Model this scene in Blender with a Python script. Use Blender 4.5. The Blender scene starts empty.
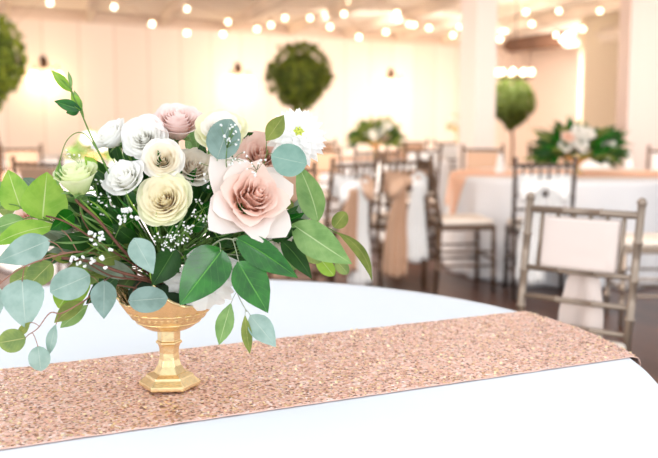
import bpy, math, random
from mathutils import Vector, Matrix, noise
random.seed(7)
V = Vector
PI = math.pi
SC = bpy.context.scene
C = SC.collection

# ------------------------------------------------------------------ camera, world, lights, exposure
F_PX = 914.0; CAM_H = 1.2; PITCH = math.radians(6.93)
cam_d = bpy.data.cameras.new('camera'); cam = bpy.data.objects.new('camera', cam_d); C.objects.link(cam)
cam.location = (0, 0, CAM_H); cam.rotation_euler = (PI/2 - PITCH, 0, 0)
cam_d.sensor_width = 36; cam_d.lens = 36*F_PX/658
cam_d.dof.use_dof = True; cam_d.dof.focus_distance = 1.46; cam_d.dof.aperture_fstop = 3.8
cam_d.clip_start = .05
SC.camera = cam
SC.view_settings.view_transform = 'Standard'; SC.view_settings.look = 'None'
SC.view_settings.gamma = 1; SC.view_settings.use_curve_mapping = False
SC.view_settings.exposure = 0.0
w = bpy.data.worlds.new('world'); SC.world = w; w.use_nodes = True
w.node_tree.nodes['Background'].inputs[0].default_value = (.93, .965, 1, 1)
w.node_tree.nodes['Background'].inputs[1].default_value = 1.5

def area(name, loc, target, sx, sy, power, col):
    d = bpy.data.lights.new(name, 'AREA'); d.shape = 'RECTANGLE'; d.size = sx; d.size_y = sy
    d.energy = power; d.color = col
    o = bpy.data.objects.new(name, d); C.objects.link(o); o.location = loc
    o.rotation_euler = (V(target)-V(loc)).to_track_quat('-Z', 'Y').to_euler()
    return o
# added area lamps: daylight from a window behind left, warm fill under the ceiling
area('daylight_fill', (-3.2, -1.6, 1.9), (-.2, 1.5, .95), 3.0, 1.8, 62, (.90, .95, 1))
area('daylight_fill', (1.6, -2.3, 1.6), (-.1, 1.5, 1.0), 2.4, 1.6, 42, (.95, .97, 1))  # added daylight fill aimed at the bouquet from the right
area('ceiling_fill', (-2.2, 7.2, 2.68), (-3.4, 11.2, .6), 5.0, 5.0, 420, (1, .90, .81))  # this and the warm ones below are unseen fill, not real fittings
area('ceiling_fill', (3.9, 7.4, 2.70), (4.8, 13, .9), 2.6, 2.4, 125, (1, .90, .80))
area('ceiling_fill', (1.2, 13.5, 2.5), (.6, 16, -.3), 2.8, 1.0, 120, (1, .89, .78))
area('ceiling_fill', (2.9, 14.6, 2.35), (3.7, 15.6, 0), 1.5, 1.2, 150, (1, .91, .83))
area('ceiling_fill', (1.2, 4.4, 2.70), (1.8, 8.0, .4), 3.0, 1.2, 110, (1, .95, .90))

# ------------------------------------------------------------------ projection helpers (place things by where the photo shows them)
def ray(px, py):
    x = (px-329)/F_PX; u = -(py-229)/F_PX
    return V((x, math.cos(PITCH)+u*math.sin(PITCH), -math.sin(PITCH)+u*math.cos(PITCH)))
def G(px, py, z):
    r = ray(px, py); return V((0, 0, CAM_H)) + r*((z-CAM_H)/r.z)
def P(px, py, Y):
    r = ray(px, py); return V((0, 0, CAM_H)) + r*(Y/r.y)
CAMP = V((0, 0, CAM_H))

# ------------------------------------------------------------------ materials
def lin(c):
    return tuple(((v/255)/12.92 if v/255 <= .04045 else ((v/255+.055)/1.055)**2.4) for v in c)
MATS = {}
def mat(name, col, rough=.6, metal=0, var=0, vscale=30, bump=0, bscale=60, trans=0, emis=0, coat=0, spec=.5, col2=None, sheen=0):
    if name in MATS: return MATS[name]
    m = bpy.data.materials.new(name); m.use_nodes = True; n = m.node_tree.nodes; l = m.node_tree.links
    b = n['Principled BSDF']; c = lin(col)
    b.inputs['Base Color'].default_value = (*c, 1); b.inputs['Roughness'].default_value = rough
    b.inputs['Metallic'].default_value = metal; b.inputs['Specular IOR Level'].default_value = spec
    b.inputs['Coat Weight'].default_value = coat
    b.inputs['Sheen Weight'].default_value = sheen
    tc = n.new('ShaderNodeTexCoord')
    src = None
    if var or col2:
        t = n.new('ShaderNodeTexNoise'); t.inputs['Scale'].default_value = vscale; t.inputs['Detail'].default_value = 3
        l.new(tc.outputs['Object'], t.inputs['Vector'])
        r = n.new('ShaderNodeValToRGB'); l.new(t.outputs['Fac'], r.inputs['Fac'])
        c2 = lin(col2) if col2 else tuple(v*(1-var) for v in c)
        r.color_ramp.elements[0].position = .35; r.color_ramp.elements[1].position = .65
        r.color_ramp.elements[0].color = (*c2, 1); r.color_ramp.elements[1].color = (*c, 1)
        l.new(r.outputs['Color'], b.inputs['Base Color']); src = r.outputs['Color']
    if bump:
        t2 = n.new('ShaderNodeTexNoise'); t2.inputs['Scale'].default_value = bscale; t2.inputs['Detail'].default_value = 4
        l.new(tc.outputs['Object'], t2.inputs['Vector'])
        bp = n.new('ShaderNodeBump'); bp.inputs['Strength'].default_value = bump; bp.inputs['Distance'].default_value = .01
        l.new(t2.outputs['Fac'], bp.inputs['Height']); l.new(bp.outputs['Normal'], b.inputs['Normal'])
    if emis:
        b.inputs['Emission Color'].default_value = (*c, 1); b.inputs['Emission Strength'].default_value = emis
    if trans:
        tr = n.new('ShaderNodeBsdfTranslucent'); tr.inputs['Color'].default_value = (*c, 1)
        if src: l.new(src, tr.inputs['Color'])
        mx = n.new('ShaderNodeMixShader'); mx.inputs[0].default_value = trans
        l.new(b.outputs[0], mx.inputs[1]); l.new(tr.outputs[0], mx.inputs[2])
        l.new(mx.outputs[0], n['Material Output'].inputs[0])
    MATS[name] = m; return m

def leaf_mat(name, col, vein, rough=.45, trans=.3, col2=None, spec=.5, vein_w=.035, lateral=.35, blotch=None):
    """leaf blade: UV.x runs across (0..1, midrib at .5), UV.y along"""
    m = bpy.data.materials.new(name); m.use_nodes = True; n = m.node_tree.nodes; l = m.node_tree.links
    b = n['Principled BSDF']; b.inputs['Roughness'].default_value = rough; b.inputs['Specular IOR Level'].default_value = spec
    uv = n.new('ShaderNodeUVMap'); sp = n.new('ShaderNodeSeparateXYZ'); l.new(uv.outputs[0], sp.inputs[0])
    def M(op, a, b_=None):
        q = n.new('ShaderNodeMath'); q.operation = op
        for i, v in enumerate((a, b_)):
            if v is None: continue
            if isinstance(v, (int, float)): q.inputs[i].default_value = v
            else: l.new(v, q.inputs[i])
        return q.outputs[0]
    ax = M('ABSOLUTE', M('SUBTRACT', sp.outputs[0], .5))
    mid = M('LESS_THAN', ax, vein_w*.5)
    saw = M('FRACT', M('SUBTRACT', M('MULTIPLY', sp.outputs[1], 7), M('MULTIPLY', ax, 4.5)))
    lat = M('MULTIPLY', M('LESS_THAN', saw, .1), lateral)
    fac = M('MAXIMUM', mid, lat)
    tc = n.new('ShaderNodeTexCoord'); t = n.new('ShaderNodeTexNoise'); t.inputs['Scale'].default_value = 38; t.inputs['Detail'].default_value = 3
    l.new(tc.outputs['Object'], t.inputs['Vector'])
    r = n.new('ShaderNodeValToRGB'); l.new(t.outputs['Fac'], r.inputs['Fac'])
    c = lin(col); c2 = lin(col2) if col2 else tuple(v*.72 for v in c)
    r.color_ramp.elements[0].position = .36; r.color_ramp.elements[1].position = .62
    r.color_ramp.elements[0].color = (*c2, 1); r.color_ramp.elements[1].color = (*c, 1)
    mx = n.new('ShaderNodeMix'); mx.data_type = 'RGBA'; l.new(fac, mx.inputs['Factor'])
    l.new(r.outputs[0], mx.inputs['A']); mx.inputs['B'].default_value = (*lin(vein), 1)
    out = mx.outputs['Result']
    l.new(out, b.inputs['Base Color'])
    bp = n.new('ShaderNodeBump'); bp.inputs['Strength'].default_value = .35; bp.inputs['Distance'].default_value = .002; bp.invert = True
    l.new(fac, bp.inputs['Height']); l.new(bp.outputs[0], b.inputs['Normal'])
    tr = n.new('ShaderNodeBsdfTranslucent'); l.new(out, tr.inputs['Color'])
    ms = n.new('ShaderNodeMixShader'); ms.inputs[0].default_value = trans
    l.new(b.outputs[0], ms.inputs[1]); l.new(tr.outputs[0], ms.inputs[2]); l.new(ms.outputs[0], n['Material Output'].inputs[0])
    return m

def petal_mat(name, tip, base, trans=.35, pos=(.1, .75)):
    m = bpy.data.materials.new(name); m.use_nodes = True; n = m.node_tree.nodes; l = m.node_tree.links
    b = n['Principled BSDF']; b.inputs['Roughness'].default_value = .6; b.inputs['Specular IOR Level'].default_value = .25
    uv = n.new('ShaderNodeUVMap'); sp = n.new('ShaderNodeSeparateXYZ'); l.new(uv.outputs[0], sp.inputs[0])
    r = n.new('ShaderNodeValToRGB'); l.new(sp.outputs[1], r.inputs['Fac'])
    r.color_ramp.elements[0].position = pos[0]; r.color_ramp.elements[1].position = pos[1]
    r.color_ramp.elements[0].color = (*lin(base), 1); r.color_ramp.elements[1].color = (*lin(tip), 1)
    l.new(r.outputs[0], b.inputs['Base Color'])
    tr = n.new('ShaderNodeBsdfTranslucent'); l.new(r.outputs[0], tr.inputs['Color'])
    ms = n.new('ShaderNodeMixShader'); ms.inputs[0].default_value = trans
    l.new(b.outputs[0], ms.inputs[1]); l.new(tr.outputs[0], ms.inputs[2]); l.new(ms.outputs[0], n['Material Output'].inputs[0])
    return m

# ------------------------------------------------------------------ mesh builder
class MB:
    def __init__(s): s.v = []; s.f = []; s.uv = []
    def face(s, idx, uvs=None):
        s.f.append(idx); s.uv.append(uvs or [(.5, .5)]*len(idx))
    def box(s, c, d, rot=None):
        c = V(c); b = len(s.v)
        for z in (-.5, .5):
            for x, y in ((-.5, -.5), (.5, -.5), (.5, .5), (-.5, .5)):
                p = V((x*d[0], y*d[1], z*d[2]))
                if rot is not None: p = rot @ p
                s.v.append(c+p)
        for q in ((3, 2, 1, 0), (4, 5, 6, 7), (0, 1, 5, 4), (1, 2, 6, 5), (2, 3, 7, 6), (3, 0, 4, 7)):
            s.face([b+i for i in q])
        return s
    def tube(s, pts, rad, n=8, cap=True):
        pts = [V(p) for p in pts]
        if isinstance(rad, (int, float)): rad = [rad]*len(pts)
        b = len(s.v); up = None
        for i, p in enumerate(pts):
            d = (pts[min(i+1, len(pts)-1)]-pts[max(i-1, 0)])
            if d.length < 1e-9: d = V((0, 0, 1))
            d.normalize()
            if up is None:
                up = V((1, 0, 0)) if abs(d.x) < .8 else V((0, 1, 0))
            a = up - d*up.dot(d)
            if a.length < 1e-6: a = d.orthogonal()
            a.normalize(); up = a; c = d.cross(a)
            for k in range(n):
                t = 2*PI*k/n
                s.v.append(p + (a*math.cos(t)+c*math.sin(t))*rad[i])
        for i in range(len(pts)-1):
            for k in range(n):
                s.face([b+i*n+k, b+i*n+(k+1) % n, b+(i+1)*n+(k+1) % n, b+(i+1)*n+k])
        if cap:
            s.face([b+k for k in range(n)][::-1]); s.face([b+(len(pts)-1)*n+k for k in range(n)])
        return s
    def lathe(s, c, prof, n=24, ang=0):
        c = V(c); b = len(s.v)
        for r, z in prof:
            for k in range(n):
                t = 2*PI*k/n+ang; s.v.append(c+V((r*math.cos(t), r*math.sin(t), z)))
        for i in range(len(prof)-1):
            for k in range(n):
                s.face([b+i*n+k, b+i*n+(k+1) % n, b+(i+1)*n+(k+1) % n, b+(i+1)*n+k])
        s.face([b+k for k in range(n)][::-1]); s.face([b+(len(prof)-1)*n+k for k in range(n)])
        return s
    def grid(s, fn, nu, nv, close_u=False):
        """fn(u,v) with u,v in 0..1"""
        b = len(s.v); cu = nu if close_u else nu+1
        for j in range(nv+1):
            for i in range(cu): s.v.append(V(fn(i/nu, j/nv)))
        for j in range(nv):
            for i in range(nu):
                i2 = (i+1) % cu
                s.face([b+j*cu+i, b+j*cu+i2, b+(j+1)*cu+i2, b+(j+1)*cu+i],
                       [(i/nu, j/nv), ((i+1)/nu, j/nv), ((i+1)/nu, (j+1)/nv), (i/nu, (j+1)/nv)])
        return s
    def sphere(s, c, r, n=10, m=6):
        c = V(c); rr = r if isinstance(r, (tuple, list)) else (r, r, r)
        s.grid(lambda u, v: c+V((rr[0]*math.cos(2*PI*u)*math.sin(PI*(v*.98+.01)), rr[1]*math.sin(2*PI*u)*math.sin(PI*(v*.98+.01)), -rr[2]*math.cos(PI*(v*.98+.01)))), n, m, True)
        return s
    def build(s, name, m, parent=None, smooth=True, solid=0, bevel=0, loc=None, sub=0):
        me = bpy.data.meshes.new(name); o0 = V(loc) if loc is not None else V((0, 0, 0))
        me.from_pydata([tuple(p-o0) for p in s.v], [], s.f)
        ul = me.uv_layers.new(name='UVMap'); k = 0
        flat = []
        for u in s.uv:
            for q in u: flat.extend(q)
        ul.data.foreach_set('uv', flat)
        me.materials.append(m)
        if smooth: me.polygons.foreach_set('use_smooth', [True]*len(me.polygons))
        me.update()
        o = bpy.data.objects.new(name, me); C.objects.link(o); o.location = o0
        if parent is not None:
            o.parent = parent; o.location = o0 - V(parent.location) if loc is not None else -V(parent.location) if parent.get('_world') else o0
        if sub:
            q = o.modifiers.new('sub', 'SUBSURF'); q.levels = sub; q.render_levels = sub
        if solid:
            q = o.modifiers.new('solid', 'SOLIDIFY'); q.thickness = solid; q.offset = 0
        if bevel:
            q = o.modifiers.new('bevel', 'BEVEL'); q.width = bevel; q.segments = 2; q.limit_method = 'ANGLE'
        return o

def tag(o, label, cat, group=None, kind=None):
    if label: o['label'] = label
    if cat: o['category'] = cat
    if group: o['group'] = group
    if kind: o['kind'] = kind
    return o
def thing(name, label, cat, loc=(0, 0, 0), rz=0, group=None, world=False):
    o = bpy.data.objects.new(name, None); C.objects.link(o); o.location = loc; o.rotation_euler = (0, 0, rz)
    o.empty_display_size = .05
    if world: o['_world'] = 1        # child vertices are given in world space
    return tag(o, label, cat, group)
def struct(o): o['kind'] = 'structure'; return o
def dup(root, loc, rz, label, group=None):
    r = root.copy(); C.objects.link(r); r.location = loc; r.rotation_euler = (0, 0, rz); r['label'] = label
    if group: r['group'] = group
    for ch in list(root.children):
        c = ch.copy(); C.objects.link(c); c.parent = r
        for g in list(ch.children):
            d = g.copy(); C.objects.link(d); d.parent = c
    return r
def smoothpath(pts, n=6):
    pts = [V(p) for p in pts]; out = []
    for i in range(len(pts)-1):
        p0 = pts[max(i-1, 0)]; p1 = pts[i]; p2 = pts[i+1]; p3 = pts[min(i+2, len(pts)-1)]
        for k in range(n):
            t = k/n
            out.append(.5*((2*p1)+(p2-p0)*t+(2*p0-5*p1+4*p2-p3)*t*t+(3*p1-p0-3*p2+p3)*t**3))
    out.append(pts[-1]); return out

# ------------------------------------------------------------------ room shell
HC = 2.75
wall_m = mat('painted_panelling', (252, 236, 224), .75)
def panel_wall_mat():
    m = bpy.data.materials.new('vertical_panelling'); m.use_nodes = True; n = m.node_tree.nodes; l = m.node_tree.links
    b = n['Principled BSDF']; b.inputs['Roughness'].default_value = .7
    uv = n.new('ShaderNodeUVMap'); sp = n.new('ShaderNodeSeparateXYZ'); l.new(uv.outputs[0], sp.inputs[0])
    q = n.new('ShaderNodeMath'); q.operation = 'FRACT'; q2 = n.new('ShaderNodeMath'); q2.operation = 'MULTIPLY'; q2.inputs[1].default_value = 24
    l.new(sp.outputs[0], q2.inputs[0]); l.new(q2.outputs[0], q.inputs[0])
    q3 = n.new('ShaderNodeMath'); q3.operation = 'LESS_THAN'; q3.inputs[1].default_value = .03; l.new(q.outputs[0], q3.inputs[0])
    fl = n.new('ShaderNodeMath'); fl.operation = 'FLOOR'; l.new(q2.outputs[0], fl.inputs[0])
    wn = n.new('ShaderNodeTexWhiteNoise'); wn.noise_dimensions = '1D'; l.new(fl.outputs[0], wn.inputs['W'])
    r = n.new('ShaderNodeValToRGB'); l.new(wn.outputs['Value'], r.inputs[0])
    r.color_ramp.elements[0].color = (*lin((250, 232, 218)), 1); r.color_ramp.elements[1].color = (*lin((254, 240, 228)), 1)
    mx = n.new('ShaderNodeMix'); mx.data_type = 'RGBA'; l.new(q3.outputs[0], mx.inputs['Factor']); l.new(r.outputs[0], mx.inputs['A'])
    mx.inputs['B'].default_value = (*lin((226, 202, 186)), 1); l.new(mx.outputs['Result'], b.inputs['Base Color'])
    return m
pw = panel_wall_mat()
def wall_seg(name, a, b, z0, z1, th, m, nrm):
    """upright slab from a to b (xy); nrm points away from the room"""
    a = V((*a, 0)); b = V((*b, 0)); k = V((*nrm, 0)).normalized()*th
    mb = MB()
    mb.grid(lambda u, v: a+(b-a)*u+V((0, 0, z0+(z1-z0)*v)), 1, 1)
    mb.grid(lambda u, v: a+k+(b-a)*u+V((0, 0, z0+(z1-z0)*v)), 1, 1)
    for p, q in ((a, a+k), (b, b+k)):
        mb.grid(lambda u, v: p+(q-p)*u+V((0, 0, z0+(z1-z0)*v)), 1, 1)
    for z in (z0, z1):
        mb.grid(lambda u, v: a+(b-a)*u+k*v+V((0, 0, z)), 1, 1)
    return struct(mb.build(name, m, smooth=False))
WA = V((-6.3, 11.62)); WB = V((4.25, 19.53))           # the long panelled wall runs away to the right
wall_seg('wall_back', WA, WB, 0, HC, .12, pw, (-.6, .8))
WC = V((6.3, 11.0))
wall_seg('wall_right', WB, WC, 0, HC, .12, wall_m, (1, .2))
WL = V((-3.9, 3.2))
# left wall: ends before the camera; three tall windows
wall_seg('wall_left', WA, (-4.6, 4.0), 0, HC, .12, wall_m, (-1, -.2))
wdir = (WB-WA).normalized(); wn_ = V((wdir.y, -wdir.x))   # points into the room
tm = mat('trim_paint', (232, 210, 192), .6)
def rail3(name, a, b, z0, z1, th, m=tm):
    k = th
    return wall_seg(name, a, b, z0, z1, k, m, (wn_.x, wn_.y))
rail3('trim_1', WA+wn_*.0, WB, HC-.16, HC-.02, .05)
rail3('baseboard_back', WA, WB, 0, .15, .03)
# floor : dark planks
def floor_mat():
    m = bpy.data.materials.new('dark_plank_floor'); m.use_nodes = True; n = m.node_tree.nodes; l = m.node_tree.links
    b = n['Principled BSDF']; tc = n.new('ShaderNodeTexCoord'); mp = n.new('ShaderNodeMapping'); mp.inputs['Rotation'].default_value = (0, 0, 1.2)
    l.new(tc.outputs['Object'], mp.inputs[0])
    br = n.new('ShaderNodeTexBrick'); br.inputs['Scale'].default_value = 1; br.inputs['Brick Width'].default_value = 1.6; br.inputs['Row Height'].default_value = .14
    br.inputs['Mortar Size'].default_value = .003; br.offset = .37
    br.inputs['Color1'].default_value = (*lin((80, 52, 42)), 1); br.inputs['Color2'].default_value = (*lin((106, 70, 54)), 1)
    br.inputs['Mortar'].default_value = (*lin((40, 28, 24)), 1); l.new(mp.outputs[0], br.inputs[0])
    ns = n.new('ShaderNodeTexNoise'); ns.inputs['Scale'].default_value = 3; ns.inputs['Detail'].default_value = 6
    mp2 = n.new('ShaderNodeMapping'); mp2.inputs['Rotation'].default_value = (0, 0, 1.2); mp2.inputs['Scale'].default_value = (1, 12, 1)
    l.new(tc.outputs['Object'], mp2.inputs[0]); l.new(mp2.outputs[0], ns.inputs['Vector'])
    mx = n.new('ShaderNodeMix'); mx.data_type = 'RGBA'; mx.blend_type = 'MULTIPLY'; mx.inputs['Factor'].default_value = .5
    l.new(br.outputs[0], mx.inputs['A']); l.new(ns.outputs[0], mx.inputs['B']); l.new(mx.outputs['Result'], b.inputs['Base Color'])
    b.inputs['Roughness'].default_value = .33
    return m
fm = floor_mat()
struct(MB().box((0, 8, -.05), (16, 26, .1)).build('floor', fm, smooth=False))
ceil_m = mat('whitewashed_boards', (254, 244, 232), .8)
cm = MB()
cm.v = [V((-7, 3.4, HC)), V((7.5, 3.4, HC)), V((7.5, 22, HC)), V((-7, 22, HC)), V((-7, 3.4, HC+.1)), V((7.5, 3.4, HC+.1)), V((7.5, 22, HC+.1)), V((-7, 22, HC+.1))]
for q in ((3, 2, 1, 0), (4, 5, 6, 7), (0, 1, 5, 4), (1, 2, 6, 5), (2, 3, 7, 6), (3, 0, 4, 7)): cm.face(list(q))
struct(cm.build('ceiling', ceil_m, smooth=False))
# joists under the ceiling and two cross beams
jm = mat('whitewashed_joist', (248, 232, 216), .8, var=.18, vscale=2)
jdir = V((.27, -.963)).normalized()
for k in range(12):
    x0 = -6.8 + k*1.15
    a = V((x0+.5, 19.5)); 
    # clip the joist where it meets the long wall
    t = ((WA-a).dot(wn_))/(jdir.dot(wn_)); t = max(t, 0)+.08
    s0 = a+jdir*t
    t1 = (s0.y-5.0)/(-jdir.y); s1 = s0+jdir*t1
    if s0.x > 6.2 or s0.y < 6: continue
    q = V((-jdir.y, jdir.x))*.045
    mb = MB(); 
    for z in (HC-.15, HC-.001):
        for p in (s0-q, s0+q, s1+q, s1-q): mb.v.append(V((p.x, p.y, z)))
    for f in ((3, 2, 1, 0), (4, 5, 6, 7), (0, 1, 5, 4), (1, 2, 6, 5), (2, 3, 7, 6), (3, 0, 4, 7)): mb.face(list(f))
    struct(mb.build('trim_%d' % (k+2), jm, smooth=False))
# dark exposed beam at the corner, seen between column and right wall
bm_ = mat('bare_timber', (120, 84, 62), .8, var=.3, vscale=3)
a = P(508, 52, 17.5); b = P(566, 46, 15.2)
mb = MB().tube([a+V((0, 0, .12)), b+V((0, 0, .12))], .13, 4)
struct(mb.build('trim_20', bm_, smooth=False))
a = P(566, 47, 14.6); b = P(628, 38, 12.9)
struct(MB().tube([a+V((0, 0, .10)), b+V((0, 0, .10))], .11, 4).build('trim_21', mat('white_beam', (250, 238, 224), .7), smooth=False))
# cream pier on the right wall, and the near right wall end
cr = mat('cream_pier', (255, 240, 214), .7)
p = P(603, 100, 13.6); struct(MB().box((p.x+.03, 13.7, HC/2), (.68, .25, HC)).build('trim_22', cr, smooth=False))
near_m = mat('pinkish_white_paint', (236, 216, 208), .75)
x = P(628, 100, 10).x
struct(MB().box((x+1.6, 10.2, HC/2), (3.2, .4, HC)).build('wall_front', near_m, smooth=False))
# white square column
col_m = mat('white_column_paint', (241, 226, 218), .55)
cx = P(484, 80, 9.2).x
t = thing('square_column', 'white painted square column standing behind the right cloth-covered table', 'column', (cx, 9.6, 0), math.radians(32))
MB().box((0, 0, HC/2), (.27, .27, HC)).build('shaft', col_m, t, smooth=False, bevel=.006)
MB().box((0, 0, .12), (.32, .32, .24)).build('plinth', col_m, t, smooth=False, bevel=.01)

# ------------------------------------------------------------------ table, cloth, runner
TC = V((-.325, 1.61)); TR = .907; TZ = .76
RC = .018
def drop_pt(x, y, c, R, z, amp, nf, seed, off=0):
    """wrap a flat plan position onto a round cloth: flat on top, rounded at the edge, hanging with folds below"""
    d = V((x-c.x, y-c.y)); r = d.length; th = math.atan2(d.y, d.x)
    if r <= R-RC: return V((x, y, z+off))
    s = r-(R-RC)
    if s < RC*PI/2:
        a = s/RC; rr = R-RC+(RC+off)*math.sin(a); zz = z-RC+(RC+off)*math.cos(a)
    else:
        q = s-RC*PI/2; zz = z-RC-q; k = min(q/.45, 1.2)
        fold = (math.sin(nf*th+seed)*.6+math.sin((nf*1.7)*th+seed*2.3)*.4)
        rr = R+off+k*amp*(1+fold)
        zz = max(zz, .004)
    return V((c.x+math.cos(th)*rr, c.y+math.sin(th)*rr, zz))
def table_cloth(c, R, z, m, name, label, amp=.05, nf=14, seed=1.0, wrinkle=0):
    mb = MB(); L = R-RC+RC*PI/2+(z-RC)-.006
    nr = 46; na = 200
    def fn(u, v):
        th = 2*PI*u; s = L*(v**.9) if v > 0 else 0
        p = drop_pt(c.x+math.cos(th)*s, c.y+math.sin(th)*s, c, R, z, amp, nf, seed)
        if wrinkle and s < R:
            k_ = min(1, max(0, (p.y-1.85)/.3)); q_ = p.x*.8+p.y*.6
            p.z -= wrinkle*k_*(abs(noise.noise(V((q_*9, (p.y*.8-p.x*.6)*2.2, seed)))))*1.6*min(1, (R-s)/.1)
        return p
    mb.grid(fn, na, nr, True)
    o = mb.build(name, m, solid=0.0015)
    return o
white_cloth = mat('white_tablecloth', (224, 229, 235), .8, spec=.2, sheen=.1)
grey_cloth = mat('pale_tablecloth', (230, 229, 231), .8, spec=.2)
wood_m = mat('table_wood', (120, 90, 62), .6)
def round_table(c, R, z, label, cloth_label, cloth_mat, seed, amp=.05, wrinkle=0, group=None):
    t = thing('round_table', label, 'table', (c.x, c.y, 0))
    MB().lathe((0, 0, 0), [(R-.025, z-.032), (R-.02, z-.028), (R-.02, z-.006), (R-.025, z-.003)], 48).build('tabletop', wood_m, t)
    for k in range(4):
        a = PI/4+k*PI/2; q = V((math.cos(a), math.sin(a), 0))*R*.62
        MB().tube([q+V((0, 0, 0)), q+V((0, 0, z-.033))], .016, 8).build('leg', mat('table_leg_metal', (90, 90, 92), .4, .8), t)
    o = table_cloth(c, R, z, cloth_mat, 'tablecloth', None, amp, 15, seed, wrinkle)
    tag(o, cloth_label, 'tablecloth')
    return t
round_table(TC, TR-.005, TZ-.002, 'round table under the white cloth in the foreground, beneath the gold vase', 'smooth white tablecloth over the foreground table, under the rose gold sequin runner', white_cloth, 1.3, .035, .003)

def sequin_mat(name, big=330, far=False):
    m = bpy.data.materials.new(name); m.use_nodes = True; n = m.node_tree.nodes; l = m.node_tree.links
    b = n['Principled BSDF']; tc = n.new('ShaderNodeTexCoord')
    v = n.new('ShaderNodeTexVoronoi'); v.inputs['Scale'].default_value = big; l.new(tc.outputs['Object'], v.inputs['Vector'])
    r = n.new('ShaderNodeValToRGB'); r.color_ramp.interpolation = 'CONSTANT'
    sp = n.new('ShaderNodeSeparateColor'); l.new(v.outputs['Color'], sp.inputs[0]); l.new(sp.outputs[0], r.inputs[0])
    E = r.color_ramp.elements
    cols = [(0, (140, 98, 82)), (.13, (236, 192, 176)), (.42, (240, 202, 190)), (.68, (206, 152, 132)), (.80, (255, 234, 226)), (.94, (214, 172, 120))]
    E[0].position = 0; E[0].color = (*lin(cols[0][1]), 1); E[1].position = cols[1][0]; E[1].color = (*lin(cols[1][1]), 1)
    for p_, c_ in cols[2:]:
        e = E.new(p_); e.color = (*lin(c_), 1)
    l.new(r.outputs[0], b.inputs['Base Color'])
    b.inputs['Metallic'].default_value = .4; b.inputs['Roughness'].default_value = .4
    # every sequin lies at its own tilt
    vm = n.new('ShaderNodeVectorMath'); vm.operation = 'SUBTRACT'; l.new(v.outputs['Color'], vm.inputs[0]); vm.inputs[1].default_value = (.5, .5, .5)
    vs = n.new('ShaderNodeVectorMath'); vs.operation = 'SCALE'; l.new(vm.outputs[0], vs.inputs[0]); vs.inputs['Scale'].default_value = .9
    g = n.new('ShaderNodeNewGeometry'); va = n.new('ShaderNodeVectorMath'); va.operation = 'ADD'
    l.new(g.outputs['Normal'], va.inputs[0]); l.new(vs.outputs[0], va.inputs[1])
    vn = n.new('ShaderNodeVectorMath'); vn.operation = 'NORMALIZE'; l.new(va.outputs[0], vn.inputs[0]); l.new(vn.outputs[0], b.inputs['Normal'])
    return m
seq = sequin_mat('rose_gold_sequins', 255)
RD = V((.903, .430)).normalized(); RN = V((-RD.y, RD.x))
run_c = TC + RN*(1.455-TC.dot(RN))
def runner_fn(u, v):
    s = (u-.5)*2.30 + .02; q = (v-.5)*.412
    p = run_c+RD*s+RN*q
    o = drop_pt(p.x, p.y, TC, TR, TZ, .035, 15, 1.3, .0014)
    o.z += .0012*noise.noise(V((p.x*30, p.y*30, 0)))
    return o
mb = MB().grid(runner_fn, 230, 50)
rn = thing('table_runner', 'rose gold sequin runner lying across the foreground table, under the gold vase', 'table runner', (0, 0, 0))
mb.build('sequin_fabric', seq, rn, solid=.0008)
hem = mat('pink_hem', (236, 198, 184), .6)
mb = MB()
for v in (0, 1):
    mb.tube([runner_fn(i/150, v)+V((0, 0, 0)) for i in range(151)], .0007, 6)
mb.build('hem', hem, rn)
# extra raised sequins, their pale gold colour standing in for glints
paill = mat('gold_glint_paillette', (255, 232, 190), .28, .6)
mb = MB()
for i in range(5000):
    u = random.random(); v = random.random()
    p = runner_fn(u, v)
    k_ = (.08, .2, .4)[i % 3]
    nz = V((random.gauss(0, k_), random.gauss(0, k_), 1)).normalized()
    a = nz.orthogonal().normalized(); b2 = nz.cross(a); r = random.uniform(.0013, .0030)
    k0 = len(mb.v); p = p+V((0, 0, .0016))
    for k in range(6):
        t_ = k*PI/3; mb.v.append(p+(a*math.cos(t_)+b2*math.sin(t_))*r)
    mb.face([k0+k for k in range(6)])
o = mb.build('raised_glint_sequins', paill, rn, smooth=False); o['kind'] = 'stuff'; o['label'] = 'raised gold sequins coloured as glints'

# ------------------------------------------------------------------ gold compote vase
VC = G(170, 388, TZ); VC.z = TZ+.0055
gold = mat('satin_gold', (244, 216, 164), .24, .82, var=.10, vscale=40, bump=.12, bscale=120)
vase = thing('compote_vase', 'gold pedestal compote vase with scalloped rim on the sequin runner', 'vase', VC)
def octa(prof, n=8, ang=PI/8): return MB().lathe((0, 0, 0), prof, n, ang)
k = 1.0
octa([(.0490, 0), (.0505, .002), (.0500, .007), (.0395, .0155), (.0385, .019), (.030, .0225)], 6, .08).build('foot', gold, vase, smooth=False, bevel=.0010)
octa([(.027, .0222), (.0245, .0260), (.0195, .034), (.0165, .044), (.0155, .055), (.0165, .064), (.0185, .069), (.0215, .071), (.0215, .0740), (.0185, .0760), (.0185, .0775), (.0190, .097)], 6, .08).build('stem', gold, vase, smooth=False, bevel=.0007)
ZB = .093; RB = .096
def rimz(th):
    q = abs(math.sin(2*(th+PI/2+.05)))           # four peaks, one towards the camera
    return .188 - .046*(q**.5)
def bowl_pt(th, v, inset=0.0):
    top = rimz(th); z = ZB + (top-ZB)*v
    hh = (z-ZB)/(.182-ZB)
    r = .019 + (RB-.019)*(min(hh*1.02, 1)**.50)
    rib = .0019*math.cos(th*24)*min(1, max(0, (v-.35)*3))
    r = r+rib-inset
    return V((r*math.cos(th), r*math.sin(th), z))
mb = MB()
mb.grid(lambda u, v: bowl_pt(2*PI*u, v), 144, 20, True)
mb.grid(lambda u, v: bowl_pt(2*PI*(1-u), v, .003)+V((0, 0, .001*(1-v))), 144, 20, True)
mb.build('bowl', gold, vase)
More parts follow.
